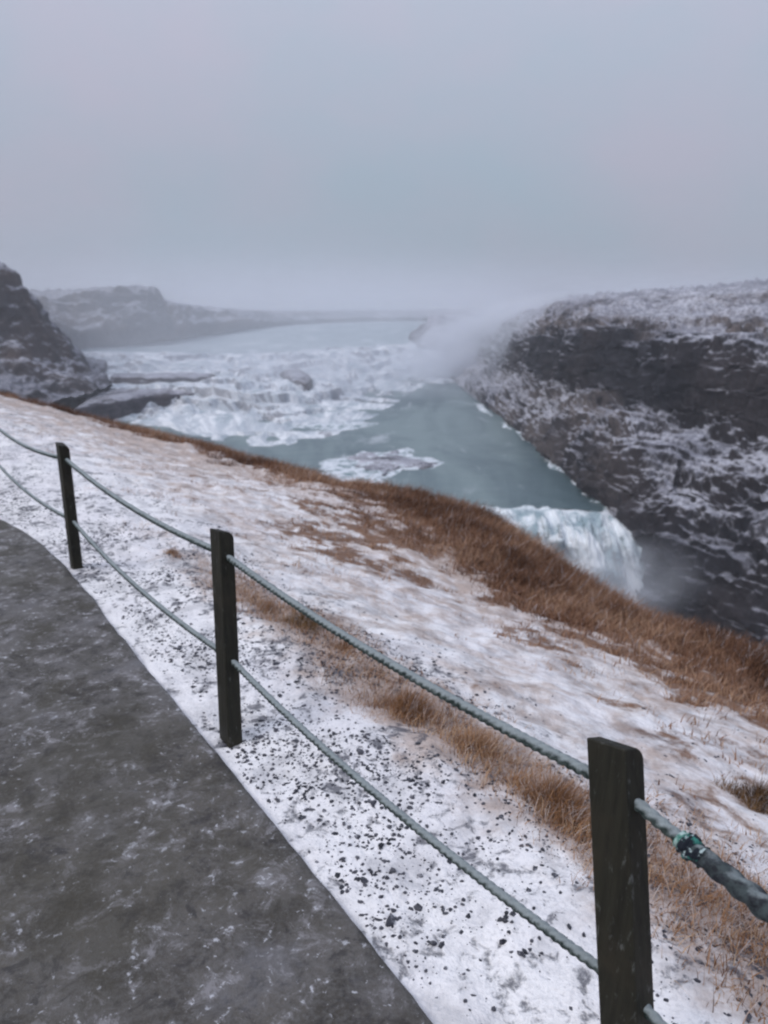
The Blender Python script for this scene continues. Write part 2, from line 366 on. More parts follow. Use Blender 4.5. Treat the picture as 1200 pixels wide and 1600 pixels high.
# ---------------------------------------------------------------- gravel stones
def make_gravel():
    import bmesh
    bm = bmesh.new(); bmesh.ops.create_icosphere(bm, subdivisions=1, radius=1)
    bv = np.array([v.co[:] for v in bm.verts]); bf = np.array([[v.index for v in f.verts] for f in bm.faces]); bm.free()
    n = 300000
    s = -1.0+13*rng.uniform(0, 1, n)**1.35; t_ = rng.uniform(-.9, 3.2, n)
    q = xy(s, t_); q = np.stack([q[:, i] for i in range(2)], 1) if q.ndim == 2 else q
    p3 = np.concatenate([q, np.zeros((n, 1))], 1)
    cl = fbm(p3*1.6, 4)
    edge = np.interp(s, ps, pt_)
    band = sstep(-.02, .12, t_-edge)*np.exp(-np.clip(t_-edge-.35, 0, None)/.55)
    strip = 1.2*np.exp(-((t_-edge-.36)/.17)**2)*sstep(-.1, .35, fbm(p3*1.1+5, 3))*sstep(9, 4, s)
    pr = .20*band*sstep(-.4, .6, cl)+strip*1.1+.38*sstep(-.5, .5, cl+.5*fbm(p3*7, 2))*sstep(1.6, .8, t_)*sstep(8, 2.5, s)*1.5+.05*sstep(-.2, .5, cl)*sstep(2.4, 1.2, t_)+.007*sstep(.0, .4, cl)
    for sp_ in (S1-.06, S2-.08, .5): pr = pr+.5*np.exp(-((s-sp_)**2+(t_-.06)**2)/.09**2)
    k = (rng.uniform(0, 1, n) < pr) & (t_ > edge+.03)
    s, t_, q = s[k], t_[k], q[k]; n = len(s); print('stones', n)
    z = ground_z(s, t_); r = .0018+.0072*rng.uniform(0, 1, n)**2.6+(rng.uniform(0, 1, n) < .02)*.007
    a = rng.uniform(0, 6.28, n); sx = r*rng.uniform(.8, 1.4, n); sy = r*rng.uniform(.7, 1.1, n); sz = r*rng.uniform(.5, .9, n)
    jit = 1+.25*rng.normal(size=(n, len(bv)))
    v = bv[None]*jit[..., None]
    X = v[..., 0]*sx[:, None]; Y = v[..., 1]*sy[:, None]; Z = v[..., 2]*sz[:, None]
    V = np.stack([q[:, 0, None]+X*np.cos(a)[:, None]-Y*np.sin(a)[:, None], q[:, 1, None]+X*np.sin(a)[:, None]+Y*np.cos(a)[:, None], z[:, None]+Z+(sz*rng.uniform(-.7, .2, n))[:, None]], -1)
    Fc = (bf[None]+(np.arange(n)*len(bv))[:, None, None]).reshape(-1, 3)
    m = NT('basalt_gravel'); pp = m.pos()
    c = m.mix(m.math('MULTIPLY', m.rmp(m.noise(pp, 60, 4, .7), .55, .72), .5), m.mix(m.rmp(m.noise(pp, 13, 3), .35, .65), (.014, .015, .024), (.085, .083, .10)), (.55, .55, .6))
    return mesh_np('gravel', V, Fc, m.bsdf(c, .6, None, .4), smooth=False)
tag(make_gravel(), 'dark gravel scattered over the snow between path and grass', kind='stuff')
# ---------------------------------------------------------------- dry grass of the rim
def make_rim_grass():
    # tussock centres
    n = 120000
    s = 1+34*rng.power(.62, n)-5*rng.uniform(0, 1, n); T = rim_t(s); r = rng.exponential(1.5, n)-.7
    t_ = T-r; q = xy(s, t_); p3 = np.concatenate([q, np.zeros((n, 1))], 1)
    pr, wid, cl = belt(s, r, p3)
    pr = np.maximum(pr, .5*sstep(-.12, .45, fbm(p3*.9+4, 4)+.35*fbm(p3*3, 3))*sstep(5.6, 2.0, r)*sstep(9.5, 7, s))
    k = (rng.uniform(0, 1, n) < pr*.6) & (t_ > .5)
    s, t_, r = s[k], t_[k], r[k]; print('tussocks', len(s))
    nb = 9
    ss = np.repeat(s, nb)+rng.normal(0, .045, len(s)*nb); tt = np.repeat(t_, nb)+rng.normal(0, .045, len(s)*nb)
    rr = rim_t(ss)-tt
    z = ground_z(ss, np.minimum(tt, rim_t(ss))) + np.interp(-rr, [0, .25, .6, 1.1], [0, -.18, -.6, -1.3])
    b = np.concatenate([xy(ss, tt), z[:, None]-.01], 1)
    L = np.repeat(rng.uniform(.06, .15, len(s)), nb)*np.interp(rr, [-1, 0, 1, 2, 3.5], [1.3, 1.25, 1., .6, .35])*np.interp(ss, [0, 5, 12, 20], [1.1, 1.3, 1.1, 1.3])
    dk = np.clip(.12+.75*fbm(b*.8, 3), -.4, .5)
    return grass_mesh('grass', b, L, .0075, 1.1, MG, frost=.06, dark=dk)
tag(make_rim_grass(), 'dry brown grass covering the rim of the bank', kind='stuff')
# sparse stalks through thin snow
def make_sparse():
    n = 150000
    s = -1.5+18*rng.power(.6, n); t_ = rng.uniform(.5, 6.5, n); T = rim_t(s)
    q = xy(s, t_); p3 = np.concatenate([q, np.zeros((n, 1))], 1)
    cl = fbm(p3*1.1+9, 4)
    d = np.abs(t_-tuft_t(s))
    pr = 1.6*np.exp(-(d/.17)**2)*sstep(-.3, .35, cl)*sstep(6.0, 3, s)+.07*sstep(.0, .6, cl)
    pr = pr+2.5*np.exp(-((s-.72)/.5)**2-((t_-tuft_t(s))/.28)**2)*sstep(-.6, .1, cl)
    k = (rng.uniform(0, 1, n) < pr) & (t_ < T)
    s, t_ = s[k], t_[k]
    nb = 7; ss = np.repeat(s, nb)+rng.normal(0, .03, len(s)*nb); tt = np.repeat(t_, nb)+rng.normal(0, .03, len(s)*nb)
    b = np.concatenate([xy(ss, tt), ground_z(ss, tt)[:, None]-.006], 1)
    return grass_mesh('grass', b, rng.uniform(.02, .065, len(b)), .003, 1.4, MTuft, frost=.3)
tag(make_sparse(), 'sparse dry grass poking through the thin snow', kind='stuff')
# single tufts that can be told apart
def tuft(px, py, z, rad, L, n, label, gold=False, dark=0):
    p = P(px, py, z); s, t_ = st(p); p[2] = float(ground_z(np.array([s]), np.array([t_]))[0])
    n = int(n*1.1); rr = rad*np.abs(rng.normal(0, .62, n)); lump = rng.uniform(0, 6.28, 5); a = rng.uniform(0, 6.28, n)
    sq = rng.uniform(.6, 1)
    rr = np.minimum(rr, rad*rng.uniform(.7, 1.0, n))
    for l_ in lump: rr = rr*(1+.08*np.cos(a*(2+int(l_))+l_))
    dx = rr*np.cos(a)*1.25; dy = rr*np.sin(a)*sq
    ss = s+dx; tt = t_+dy; zz = ground_z(ss, tt)-p[2]
    b = np.concatenate([xy(ss, tt)-p[:2], zz[:, None]-.004], 1)
    o = grass_mesh('grass_tuft', b, L*np.clip(1.15-.6*rr/rad, .25, 2), .0032, 1.0, MGold if gold else MTuft, frost=.2, dark=np.full(n, dark)+.45*rr/rad)
    o.location = p
    tag(o, label, 'grass tuft', 'dry grass tufts in the snow beyond the rope fence')
tuft(270, 868, -.03, .07, .05, 260, 'tiny brown tuft in the snow between the first and second fence posts')
tuft(418, 953, -.03, .10, .05, 420, 'low pale tan tuft, first one right of the middle fence post')
tuft(474, 977, -.03, .11, .085, 800, 'golden tuft with a dark heart just below the upper rope', True)
tuft(535, 1008, -.03, .08, .035, 520, 'flat faint tan tuft right of the golden tuft')
tuft(640, 1110, -.04, .13, .085, 1300, 'dark brown tuft midway between the middle and nearest fence posts', False, -.15)
tuft(745, 1172, -.04, .14, .07, 1100, 'light reddish brown spreading tuft below the upper rope', False, .15)
tuft(868, 1268, -.04, .17, .09, 2200, 'large brown tuft just left of the nearest fence post', False, -.05)
tuft(1190, 1222, -.3, .14, .09, 1100, 'dark olive brown tuft at the right edge of the snow slope', True, -.2)
tuft(532, 770, -1.1, .30, .16, 900, 'small dark brown tuft standing off the grassy rim', False, -.25)
# ---------------------------------------------------------------- fence
def fence():
    root = bpy.data.objects.new('rope_fence', None); col.objects.link(root); root.location = (*xy(S2, 0), 0)
    base = np.array([*xy(S2, 0), 0])
    tag(root, 'rope fence of dark olive posts and two grey green ropes along the path', 'fence')
    s = NT('weathered_olive_post'); tcn = s.n('TexCoord').outputs['Object']
    g = s.noise(s.scaled(tcn, 60, 60, 3), 1, 5, .6); g2 = s.noise(tcn, 6, 4, .6)
    c = s.mix(s.rmp(g, .3, .7), (.014, .013, .009), (.026, .0245, .0165)); c = s.mix(s.rmp(g2, .45, .7), c, (.032, .027, .018))
    fr = s.math('MULTIPLY', s.rmp(s.noise(s.scaled(tcn, 1, 1, .35), 60, 5, .7), .58, .75), .22); c = s.mix(fr, c, (.4, .42, .42))
    MP = s.bsdf(c, .62, s.bump(s.math('ADD', g, g2), .003, .6), .25)
    # frosted rope
    r = NT('frosted_rope'); nz = r.n('SeparateXYZ'); r.put(nz.inputs[0], r.n('NewGeometry').outputs['Normal'])
    p = r.pos(); n1 = r.noise(p, 60, 5, .7); n2 = r.noise(p, 9, 3)
    c = r.mix(r.rmp(n1, .35, .65), (.022, .033, .031), (.10, .125, .118))
    k = r.math('ADD', nz.outputs[2], r.math('ADD', r.math('MULTIPLY', n1, 1.1), r.math('MULTIPLY', n2, .8)))
    c = r.mix(r.math('MULTIPLY', r.rmp(k, 1.05, 1.8), .55), c, (.50, .55, .57))
    MR = r.bsdf(c, .85, r.bump(r.math('ADD', n1, r.noise(p, 260, 3, .6)), .004, 1.), .15)
    d = NT('tarred_rope'); p = d.pos(); n1 = d.noise(p, 50, 5, .7); nz = d.n('SeparateXYZ'); d.put(nz.inputs[0], d.n('NewGeometry').outputs['Normal'])
    c = d.mix(d.rmp(n1, .4, .6), (.016, .018, .024), (.05, .065, .068))
    c = d.mix(d.math('MULTIPLY', d.rmp(d.math('ADD', nz.outputs[2], d.math('MULTIPLY', d.noise(p, 22, 4, .7), 1.6)), 1.55, 1.95), .5), c, (.36, .41, .42))
    MD = d.bsdf(c, .7, d.bump(n1, .004, .8), .3)
    q = NT('green_twine'); p = q.pos(); MT = q.bsdf(q.mix(q.rmp(q.noise(p, 70, 4), .4, .6), (.03, .16, .12), (.42, .55, .52)), .7, None, .3)
    f2 = NT('rubber_tape'); p = f2.pos(); kn = f2.mix(f2.rmp(f2.noise(p, 38, 4, .6), .53, .60), (.014, .018, .026), (.05, .22, .18)); MB = f2.bsdf(f2.mix(f2.rmp(f2.noise(p, 55, 4, .6), .57, .64), kn, (.42, .52, .52)), .75, f2.bump(f2.noise(p, 90, 4, .6), .005, 1.), .2)
    # posts: s position and target top pixel
    H = .83
    def solve_top(px, py, h):
        r_ = ray(px, py); k_ = (h-CAMZ)/r_[2]; return np.array([0, 0, CAMZ])+r_*k_
    dsp = S1-S2
    posts = []
    # measured: corner of the top edge on the path side
    top2 = solve_top(346, 826, H); top1 = solve_top(97, 692, H)
    T3 = solve_top(960, 1155, H); s3, t3 = st(T3)
    T2s, T2t = st(top2); T1s, T1t = st(top1)
    print('tops st', (T1s, T1t), (T2s, T2t), (s3, t3), 'bases', S1, S2)
    S3 = s3-.0
    tops = {1: (T1s, T1t), 2: (T2s, T2t), 3: (s3, t3)}
    bases = {1: (S1, 0), 2: (S2, 0), 3: (None, None)}
    b3 = P(989, 1802, 0); bs, bt = st(b3); bases[3] = (bs, bt); print('base3', bs, bt)
    sp0 = S1-S2; sp1 = S2-bs; print('spacing', sp0, sp1)
    bases[0] = (S1+4.6, .0); tops[0] = (S1+4.6, .0); bases[4] = (bs-sp1, bt); tops[4] = (bs-sp1+.03, bt)
    bases[5] = (S1+7.6, -.05); tops[5] = (S1+7.6, -.05)
    hw, ht = .045, .029             # half size along the fence, half size across it
    holes = {}
    for k_ in (5, 0, 1, 2, 3, 4):
        b = np.array([*xy(*bases[k_]), 0.]); tp = np.array([*xy(*tops[k_]), H])
        ax = (tp-b); Hh = np.linalg.norm(ax); ax /= Hh
        es3 = np.array([*es, 0.]); e1 = es3-ax*np.dot(es3, ax); e1 /= np.linalg.norm(e1); e2 = np.cross(e1, ax)
        # profile seen along the rope: square corner at the path side, rounded at the outer side
        if np.dot(e2[:2], et) < 0: e2 = -e2
        tk = hw
        prof = [(-ht, -.25), (-ht, .82*Hh/.8*.0+Hh)]
        rr_ = .032
        prof += [(-ht+.014, Hh-.003)]
        for a in np.linspace(math.pi/2, 0, 9): prof.append((ht-rr_+rr_*math.cos(a), Hh-.006-rr_+rr_*math.sin(a)))
        prof += [(ht, -.25)]
        pr = np.array(prof)
        import bmesh
        bm = bmesh.new(); vs = []
        zs = None
        for sgn in (-1, 1):
            vs.append([bm.verts.new((b-base+e2*a+ax*h+e1*sgn*tk).tolist()) for a, h in pr])
        bm.faces.new(vs[0]); bm.faces.new(list(reversed(vs[1])))
        m_ = len(pr)
        for i in range(m_):
            j = (i+1) % m_; bm.faces.new([vs[0][i], vs[1][i], vs[1][j], vs[0][j]])
        bmesh.ops.recalc_face_normals(bm, faces=bm.faces)
        bmesh.ops.bevel(bm, geom=[e for e in bm.edges if e.calc_face_angle(0) > .6], offset=.004, segments=2, affect='EDGES', profile=.5)
        me = bpy.data.meshes.new('post'); bm.to_mesh(me); bm.free(); me.materials.append(MP)
        o = bpy.data.objects.new('post', me); col.objects.link(o); o.parent = root
        for p_ in me.polygons: p_.use_smooth = False
        holes[k_] = (b+ax*Hh*.885+e2*.004, b+ax*Hh*.405+e2*.004, e1, e2, ax)
    # ropes
    def rope_mesh(name, pts, rad, mat, parent, strands=3, pitch=.07, depth=.32, n_per_m=160, mod=None):
        pts = np.array(pts); d_ = np.concatenate([[0], np.cumsum(np.linalg.norm(np.diff(pts, axis=0), axis=1))])
        n = int(d_[-1]*n_per_m); x = np.linspace(0, d_[-1], n)
        C_ = np.stack([np.interp(x, d_, pts[:, i]) for i in range(3)], 1)
        T_ = np.gradient(C_, axis=0); T_ /= np.linalg.norm(T_, axis=1)[:, None]
        U_ = np.cross(T_, [0, 0, 1]); U_ /= np.linalg.norm(U_, axis=1)[:, None]; W_ = np.cross(U_, T_)
        m = 18; a = np.linspace(0, 2*np.pi, m, endpoint=False)
        ph = 2*np.pi*x/pitch
        lob = np.abs(np.cos(strands*.5*(a[None]-ph[:, None])))
        rr_ = rad*(1-depth+depth*lob)
        if mod is not None: rr_ = rr_*mod(x)[:, None]
        rr_ = rr_*(1+.06*fbm(np.stack([np.repeat(x[:, None]*30, m, 1), np.repeat(np.cos(a)[None], n, 0)*1.5, np.repeat(np.sin(a)[None], n, 0)*1.5], -1), 2))
        V = C_[:, None]+rr_[..., None]*(np.cos(a)[None, :, None]*U_[:, None]+np.sin(a)[None, :, None]*W_[:, None])
        V = V.reshape(-1, 3)-base
        Fc = grid_faces(n, m, wrap=True)
        return mesh_np(name, V, Fc, mat, parent)
    sag = {(5, 0): (.1, .1), (0, 1): (.16, .15), (1, 2): (.05, .06), (2, 3): (.035, .05), (3, 4): (.08, .10)}
    full = []
    for which in (0, 1):
        pts = []
        for a_, b_ in ((5, 0), (0, 1), (1, 2), (2, 3), (3, 4)):
            A, B = holes[a_][which], holes[b_][which]; g = sag[(a_, b_)][which]
            for u in np.linspace(0, 1, 40)[:-1]:
                q_ = A+(B-A)*u; q_ = q_-np.array([0, 0, g*4*u*(1-u)]); pts.append(q_)
        pts.append(holes[4][which]+holes[4][2]*-.08)
        pts[0] = pts[0]+holes[5][2]*.08
        full.append(np.array(pts))
    ropes = [rope_mesh('rope', full[w_], .0135 if w_ == 0 else .0125, MR, root) for w_ in (0, 1)]
    # splice beyond the nearest post: thick dark length with a taped and whipped head
    A, B = holes[3][0], holes[4][0]; g = sag[(3, 4)][0]
    def along(u): return A+(B-A)*u-np.array([0, 0, g*4*u*(1-u)])
    Lt = np.linalg.norm(B-A)
    u0 = .155/Lt
    sp = [along(u) for u in np.linspace(u0, u0+.55/Lt, 30)]
    rope_mesh('splice', sp, .0215, MD, ropes[0], pitch=.12, depth=.28, mod=lambda x: 1-.12*np.cos(x*14))
    for nm, a_, b_, rd, mt in (('tape', u0-.006/Lt, u0+.035/Lt, .0245, MB), ('whipping', u0-.016/Lt, u0-.001/Lt, .0195, MT)):
        rope_mesh(nm, [along(u) for u in np.linspace(a_, b_, 6)], rd, mt, ropes[0], strands=2, pitch=.055, depth=.22, n_per_m=900, mod=lambda x: .93+.13*np.sin(x*150)+.04*np.sin(x*700))
    return root, tops, bases, holes
fence_root, *_ = fence()
# ---------------------------------------------------------------- far side of the gorge
MRK = mat_rock('snowy_basalt', .36, 1.22, .12, bias=True, snowc=(.30, .30, .35), stw=.25)
def cliff():
    cols = [
     [(640, 572, -31.3), (650, 563, 402), (655, 552, 405), (660, 545, 408), (662, 530, 411), (665, 515, 415), (668, 500, 460), (668, 494, 900), (668, 487, 3000)],
     [(690, 583, -31.3), (700, 570, 368), (715, 555, 373), (725, 543, 378), (730, 525, 383), (735, 510, 392), (740, 497, 430), (745, 490, 900), (745, 484, 3000)],
     [(740, 622, -31.3), (755, 606, 269), (772, 590, 275), (785, 566, 281), (790, 526, 286), (795, 508, 295), (800, 487, 335), (800, 483, 800), (800, 480, 3000)],
     [(800, 667, -31.3), (815, 640, 205), (830, 612, 212), (842, 585, 218), (846, 535, 223), (845, 515, 234), (848, 481, 285), (848, 477, 700), (848, 474, 3000)],
     [(860, 722, -31.3), (872, 685, 159), (888, 640, 168), (902, 598, 177), (898, 533, 182), (888, 502, 196), (880, 472, 250), (880, 470, 600), (880, 468, 3000)],
     [(930, 778, -31.3), (946, 725, 130), (962, 672, 141), (980, 618, 152), (978, 542, 157), (965, 508, 172), (960, 466, 228), (960, 464, 500), (960, 462, 3000)],
     [(965, 818, -31.6), (1000, 762, 117), (1022, 702, 128), (1045, 640, 139), (1044, 550, 144), (1032, 515, 160), (1040, 462, 218), (1040, 459, 500), (1040, 456, 3000)],
     [(1000, 950, 107), (1045, 838, 110), (1080, 745, 120), (1110, 655, 133), (1110, 552, 138), (1100, 516, 156), (1110, 457, 212), (1110, 453, 500), (1110, 450, 3000)],
     [(1120, 1075, 99), (1150, 925, 101), (1180, 790, 110), (1205, 675, 124), (1208, 565, 130), (1200, 522, 150), (1200, 448, 206), (1200, 444, 500), (1200, 440, 3000)],
     [(1350, 1180, 88), (1380, 1000, 91), (1390, 835, 101), (1390, 690, 116), (1390, 570, 122), (1390, 518, 142), (1390, 440, 200), (1390, 436, 500), (1390, 430, 3000)],
     [(1850, 1500, 74), (1850, 1200, 78), (1850, 930, 90), (1850, 730, 106), (1850, 590, 112), (1850, 515, 133), (1850, 425, 190), (1850, 420, 500), (1850, 420, 3000)]]
    n, m = 760, 520
    # rows are packed towards the visible part
    C = np.array([[P(*q) for q in c] for c in cols])
    Gc = cr(C, n, 0)
    tt = np.concatenate([np.linspace(0, 6.2, m-40), np.linspace(6.25, 8, 40)])
    i = np.clip(np.floor(tt).astype(int), 0, 7); f = (tt-i)[None, :, None]
    G = cr(Gc, 8*60+1, 1); ii = tt*60; i0 = np.clip(np.floor(ii).astype(int), 0, 479); ff = (ii-i0)[None, :, None]
    G = G[:, i0]*(1-ff)+G[:, i0+1]*ff
    N = normals(G); 
    if N[..., 2].mean() < 0: N = -N
    row = tt[None]
    rough = np.interp(row, [0, .3, 1, 3, 4, 5, 6, 8], [.25, .8, 1, 1, .9, .8, .6, 1])
    dsc = np.clip(np.linalg.norm(G[..., :2], axis=-1)/140, .8, 2.2)
    q = G/dsc[..., None]
    gs = G*np.array([1, 1, 2.2])
    big = ridged(G/26+2, 3)
    D = rough*(3.2*big+1.9*fbm(G/9+3, 3)+1.3*ridged(gs/5+1, 4)+.6*fbm(G/1.6, 3))
    cl = np.exp(-((row-3.5)/.65)**2)
    D = D+cl*(1.6*ridged(G*np.array([1, 1, .18])/5, 3))          # upright columns in the basalt band
    D = D*np.interp(row, [6, 6.6, 8], [1, 1.4, 3])
    G = G+N*D[..., None]*.75
    z = G[..., 2]; h = 4.2+0*z; k = z/h+.9*fbm(G/22, 3); fr = k-np.floor(k)
    z = z+(sstep(.3, .7, fr)-fr)*h*.5*np.interp(row, [0, .2, 5, 5.6], [0, 1, 1, .15])
    h = 1.5; k = z/h+1.6*fbm(G/11+60, 3); fr = k-np.floor(k)
    G[..., 2] = z+(sstep(.3, .7, fr)-fr)*h*.6*np.interp(row, [0, .2, 5, 5.6], [0, 1, 1, .2])
    G[..., 2] -= 1.7*sstep(4, 5.3, row)
    rw = row+.35*fbm(G/18+9, 3)
    colu = np.linspace(0, 10, n)[:, None]
    dust = np.interp(rw, [0, .3, 1.2, 1.9, 2.7, 3.05, 3.85, 4.2, 5, 5.5, 8], [-.1, .0, .15, .28, .2, -.38, -.42, .12, .05, .15, .5])
    low = np.exp(-((rw-.75)/.45)**2)*sstep(5.2, 6.2, colu)*.75
    dust = dust-low+.42*(fbm(G/14+31, 3))-.16*sstep(6.2, 4.2, colu)*sstep(3.2, 2.4, rw)+.55*sstep(3.6, 1.8, colu)+.12*sstep(5.5, 7, colu)*sstep(3, 2.2, rw)
    heath = np.maximum(sstep(4.3, 5.2, rw)*.85, .75*sstep(6.5, 4.5, colu)*sstep(3.0, 2.5, rw)*sstep(-.5, .3, fbm(G/15+50, 3)))
    return grid_obj('cliff', G, MRK, attrs={'dusting': dust, 'heath': heath})
tag(cliff(), 'dark basalt gorge side streaked with snow across the river', kind='structure')
MRH = mat_rock('hill_rock', .5, 1.15, .5, .6, (.028, .027, .033), (.08, .074, .08), snowc=(.30, .30, .35))
def hill(cols, n, m, amp, label):
    G = net(cols, n, m); N = normals(G)
    if N[..., 2].mean() < 0: N = -N
    D = amp*(ridged(G/22, 4)+.7*fbm(G/8, 3)+.25*fbm(G/2.5, 2))
    G = G+N*D[..., None]
    z = G[..., 2]; h = 5.; k = z/h+.5*fbm(G/30, 2); fr = k-np.floor(k)
    G[..., 2] = z+(sstep(.25, .75, fr)-fr)*h*.22
    tag(grid_obj('hill', G, MRH), label, kind='structure')
hill([[(-700, 700, 230), (-700, 560, 250), (-700, 470, 270), (-700, 380, 290), (-700, 380, 500), (-700, 400, 2500)],
      [(-300, 660, 225), (-300, 560, 250), (-300, 470, 262), (-300, 395, 275), (-300, 390, 400), (-300, 415, 2500)],
      [(-110, 650, 218), (-110, 565, 240), (-110, 480, 255), (-110, 408, 265), (-110, 406, 350), (-110, 430, 2500)],
      [(-30, 650, 214), (-20, 565, 235), (-20, 500, 247), (-15, 420, 252), (-20, 422, 320), (-60, 440, 900)],
      [(20, 646, 214), (16, 570, 236), (12, 508, 248), (10, 432, 252), (8, 436, 310), (-20, 450, 800)],
      [(50, 640, 216), (44, 575, 237), (40, 515, 250), (34, 456, 255), (30, 460, 310), (10, 470, 600)],
      [(85, 632, 221), (74, 580, 240), (68, 530, 253), (60, 492, 259), (60, 496, 312), (35, 495, 560)],
      [(120, 624, 227), (104, 586, 244), (96, 552, 259), (94, 530, 268), (98, 534, 318), (70, 522, 500)],
      [(150, 612, 236), (138, 596, 250), (130, 578, 264), (128, 563, 276), (132, 566, 325), (110, 548, 420)],
      [(178, 604, -26), (168, 598, 260), (164, 588, 278), (164, 574, 298), (168, 570, 335), (150, 562, 380)]], 280, 240, 1.7,
     'steep dark rocky hillside falling to the water at the left edge')
hill([[(-600, 560, -21), (-600, 520, 360), (-600, 480, 380), (-600, 440, 400), (-600, 440, 2500)],
      [(-200, 560, -21), (-200, 520, 360), (-200, 480, 380), (-200, 452, 390), (-200, 448, 2500)],
      [(20, 556, -21), (20, 520, 360), (20, 485, 378), (20, 462, 388), (20, 455, 2500)],
      [(120, 548, -21), (110, 520, 372), (105, 490, 388), (98, 464, 396), (98, 458, 2500)],
      [(190, 542, -21), (180, 515, 385), (172, 485, 396), (165, 458, 402), (165, 456, 2500)],
      [(235, 536, -21), (225, 512, 392), (222, 482, 400), (218, 455, 406), (218, 455, 2500)],
      [(268, 531, -21), (256, 510, 405), (248, 482, 410), (243, 458, 414), (243, 458, 2500)],
      [(295, 526, -21), (280, 512, 430), (266, 493, 435), (256, 476, 440), (262, 470, 2500)],
      [(345, 519, -21), (330, 506, 490), (320, 496, 500), (312, 484, 510), (320, 479, 2500)],
      [(470, 508, -21), (450, 501, 700), (440, 497, 720), (430, 490, 740), (440, 483, 2500)],
      [(640, 503, -21), (640, 497, 850), (640, 493, 900), (640, 488, 940), (640, 483, 2500)],
      [(900, 503, -21), (900, 497, 850), (900, 493, 900), (900, 488, 940), (900, 483, 2500)]], 320, 150, 2.2,
     'hazy flat topped bluff and low far shore beyond the river')
# ---------------------------------------------------------------- water
MUP = mat_water('milky_river', (.24, .31, .34), (.32, .38, .41), .75, .035, .52, .7)
MPL = mat_water('glacial_pool', (.075, .12, .135), (.17, .23, .235), .5, .045, .56, .72)
def flat_grid(pts, n, m, amp, name, mat, label):
    G = net(pts, n, m); G[..., 2] += amp*fbm(G*np.array([.12, .12, 0]), 3)
    tag(grid_obj(name, G, mat), label, kind='structure')
brink = [(-700, 560, -20), (-100, 562, -20), (60, 558, -20), (150, 549, -20), (250, 551, -20), (350, 553, -20), (430, 551, -20), (500, 546, -20), (570, 541, -20), (650, 537, -20), (720, 537, -20), (800, 537, -20)]
def rows_to(far):
    out = []
    for b in brink:
        a = P(*b); out.append([tuple(a)+(0,), tuple(a*np.array([1.15, 1.15, 1]))+(0,), tuple(a*np.array([1.6, 1.6, 1]))+(0,), tuple(a*np.array([2.6, 2.6, 1]))+(0,), tuple(a*np.array([far, far, 1]))+(0,)])
    return out
flat_grid(rows_to(9), 200, 200, .25, 'river', MUP, 'pale milky river running above the falls')
CAS = [
 [(-100, 562, -20), (-100, 572, -21), (-100, 586, -22.6), (-100, 602, -24.4), (-100, 625, -28), (-100, 660, -31.2)],
 [(60, 558, -20), (60, 568, -21), (60, 582, -22.6), (60, 600, -24.6), (60, 625, -28), (60, 658, -31.2)],
 [(150, 549, -20), (150, 560, -20.9), (150, 575, -22.8), (150, 595, -24.5), (148, 626, -28.2), (140, 660, -31.2)],
 [(250, 551, -20), (250, 562, -20.9), (250, 578, -23.3), (250, 602, -24.9), (246, 640, -29.5), (235, 668, -31.2)],
 [(350, 553, -20), (350, 562, -21), (352, 579, -23.5), (352, 609, -24.8), (349, 640, -29.9), (340, 690, -31.2)],
 [(430, 551, -20), (431, 559, -20.9), (436, 586, -25.0), (441, 614, -26.2), (441, 650, -30.6), (430, 700, -31.2)],
 [(500, 546, -20), (502, 554, -20.7), (509, 590, -26.6), (517, 613, -27.6), (527, 641, -30.8), (535, 680, -31.2)],
 [(570, 541, -20), (571, 548, -20.6), (580, 574, -25.8), (590, 602, -30.6), (598, 615, -31), (612, 637, -31.2)],
 [(650, 537, -20), (651, 544, -20.7), (654, 565, -25.6), (657, 587, -30.4), (660, 595, -31), (664, 606, -31.2)],
 [(720, 537, -20), (720, 544, -20.7), (720, 564, -25.6), (720, 584, -30.4), (720, 592, -31), (720, 602, -31.2)],
 [(800, 537, -20), (800, 544, -20.7), (800, 564, -25.6), (800, 584, -30.4), (800, 592, -31), (800, 602, -31.2)]]
def cascade():
    n, m = 620, 520
    G = net(CAS, n, m); q0 = G*np.array([1, 1, 0])
    v = np.linspace(0, 1, m)[None]; u = np.linspace(0, 1, n)[:, None]
    e = np.interp(v, [0, .06, .9, 1], [0, 1, 1, .1])
    G[..., 2] += e*(.7*ridged(q0/15, 3)+.35*fbm(q0/4, 3))
    G[..., :2] += (e*5*fbm(q0/22+70, 4))[..., None]*np.array([.2, 1])
    z = G[..., 2]; h = 3.7; k = (z+20)/h+.9*fbm(q0/26+7, 3)+.2*fbm(q0/6, 3)+G[..., 0]/70; fl = np.floor(k); fr = k-fl
    st_ = sstep(.34, .68, fr)
    G[..., 2] = z+(st_-fr)*h*.72*e
    # water tongues and ribs on the risers
    rib = fbm(np.stack([u*150+0*v, fl*3.1, 0*u*v], -1), 3)
    N = normals(G); riser = sstep(.93, .70, np.abs(N[..., 2]))
    rib = .6*fbm(np.stack([u*90-38*v+.35*fbm(q0/6, 2), 1.2*v+0*u, 0*u*v], -1), 4)
    G[..., 1] += riser*1.1*rib
    o = grid_obj('waterfall', G, None_mat(), attrs={'riser': riser*e})
    return o
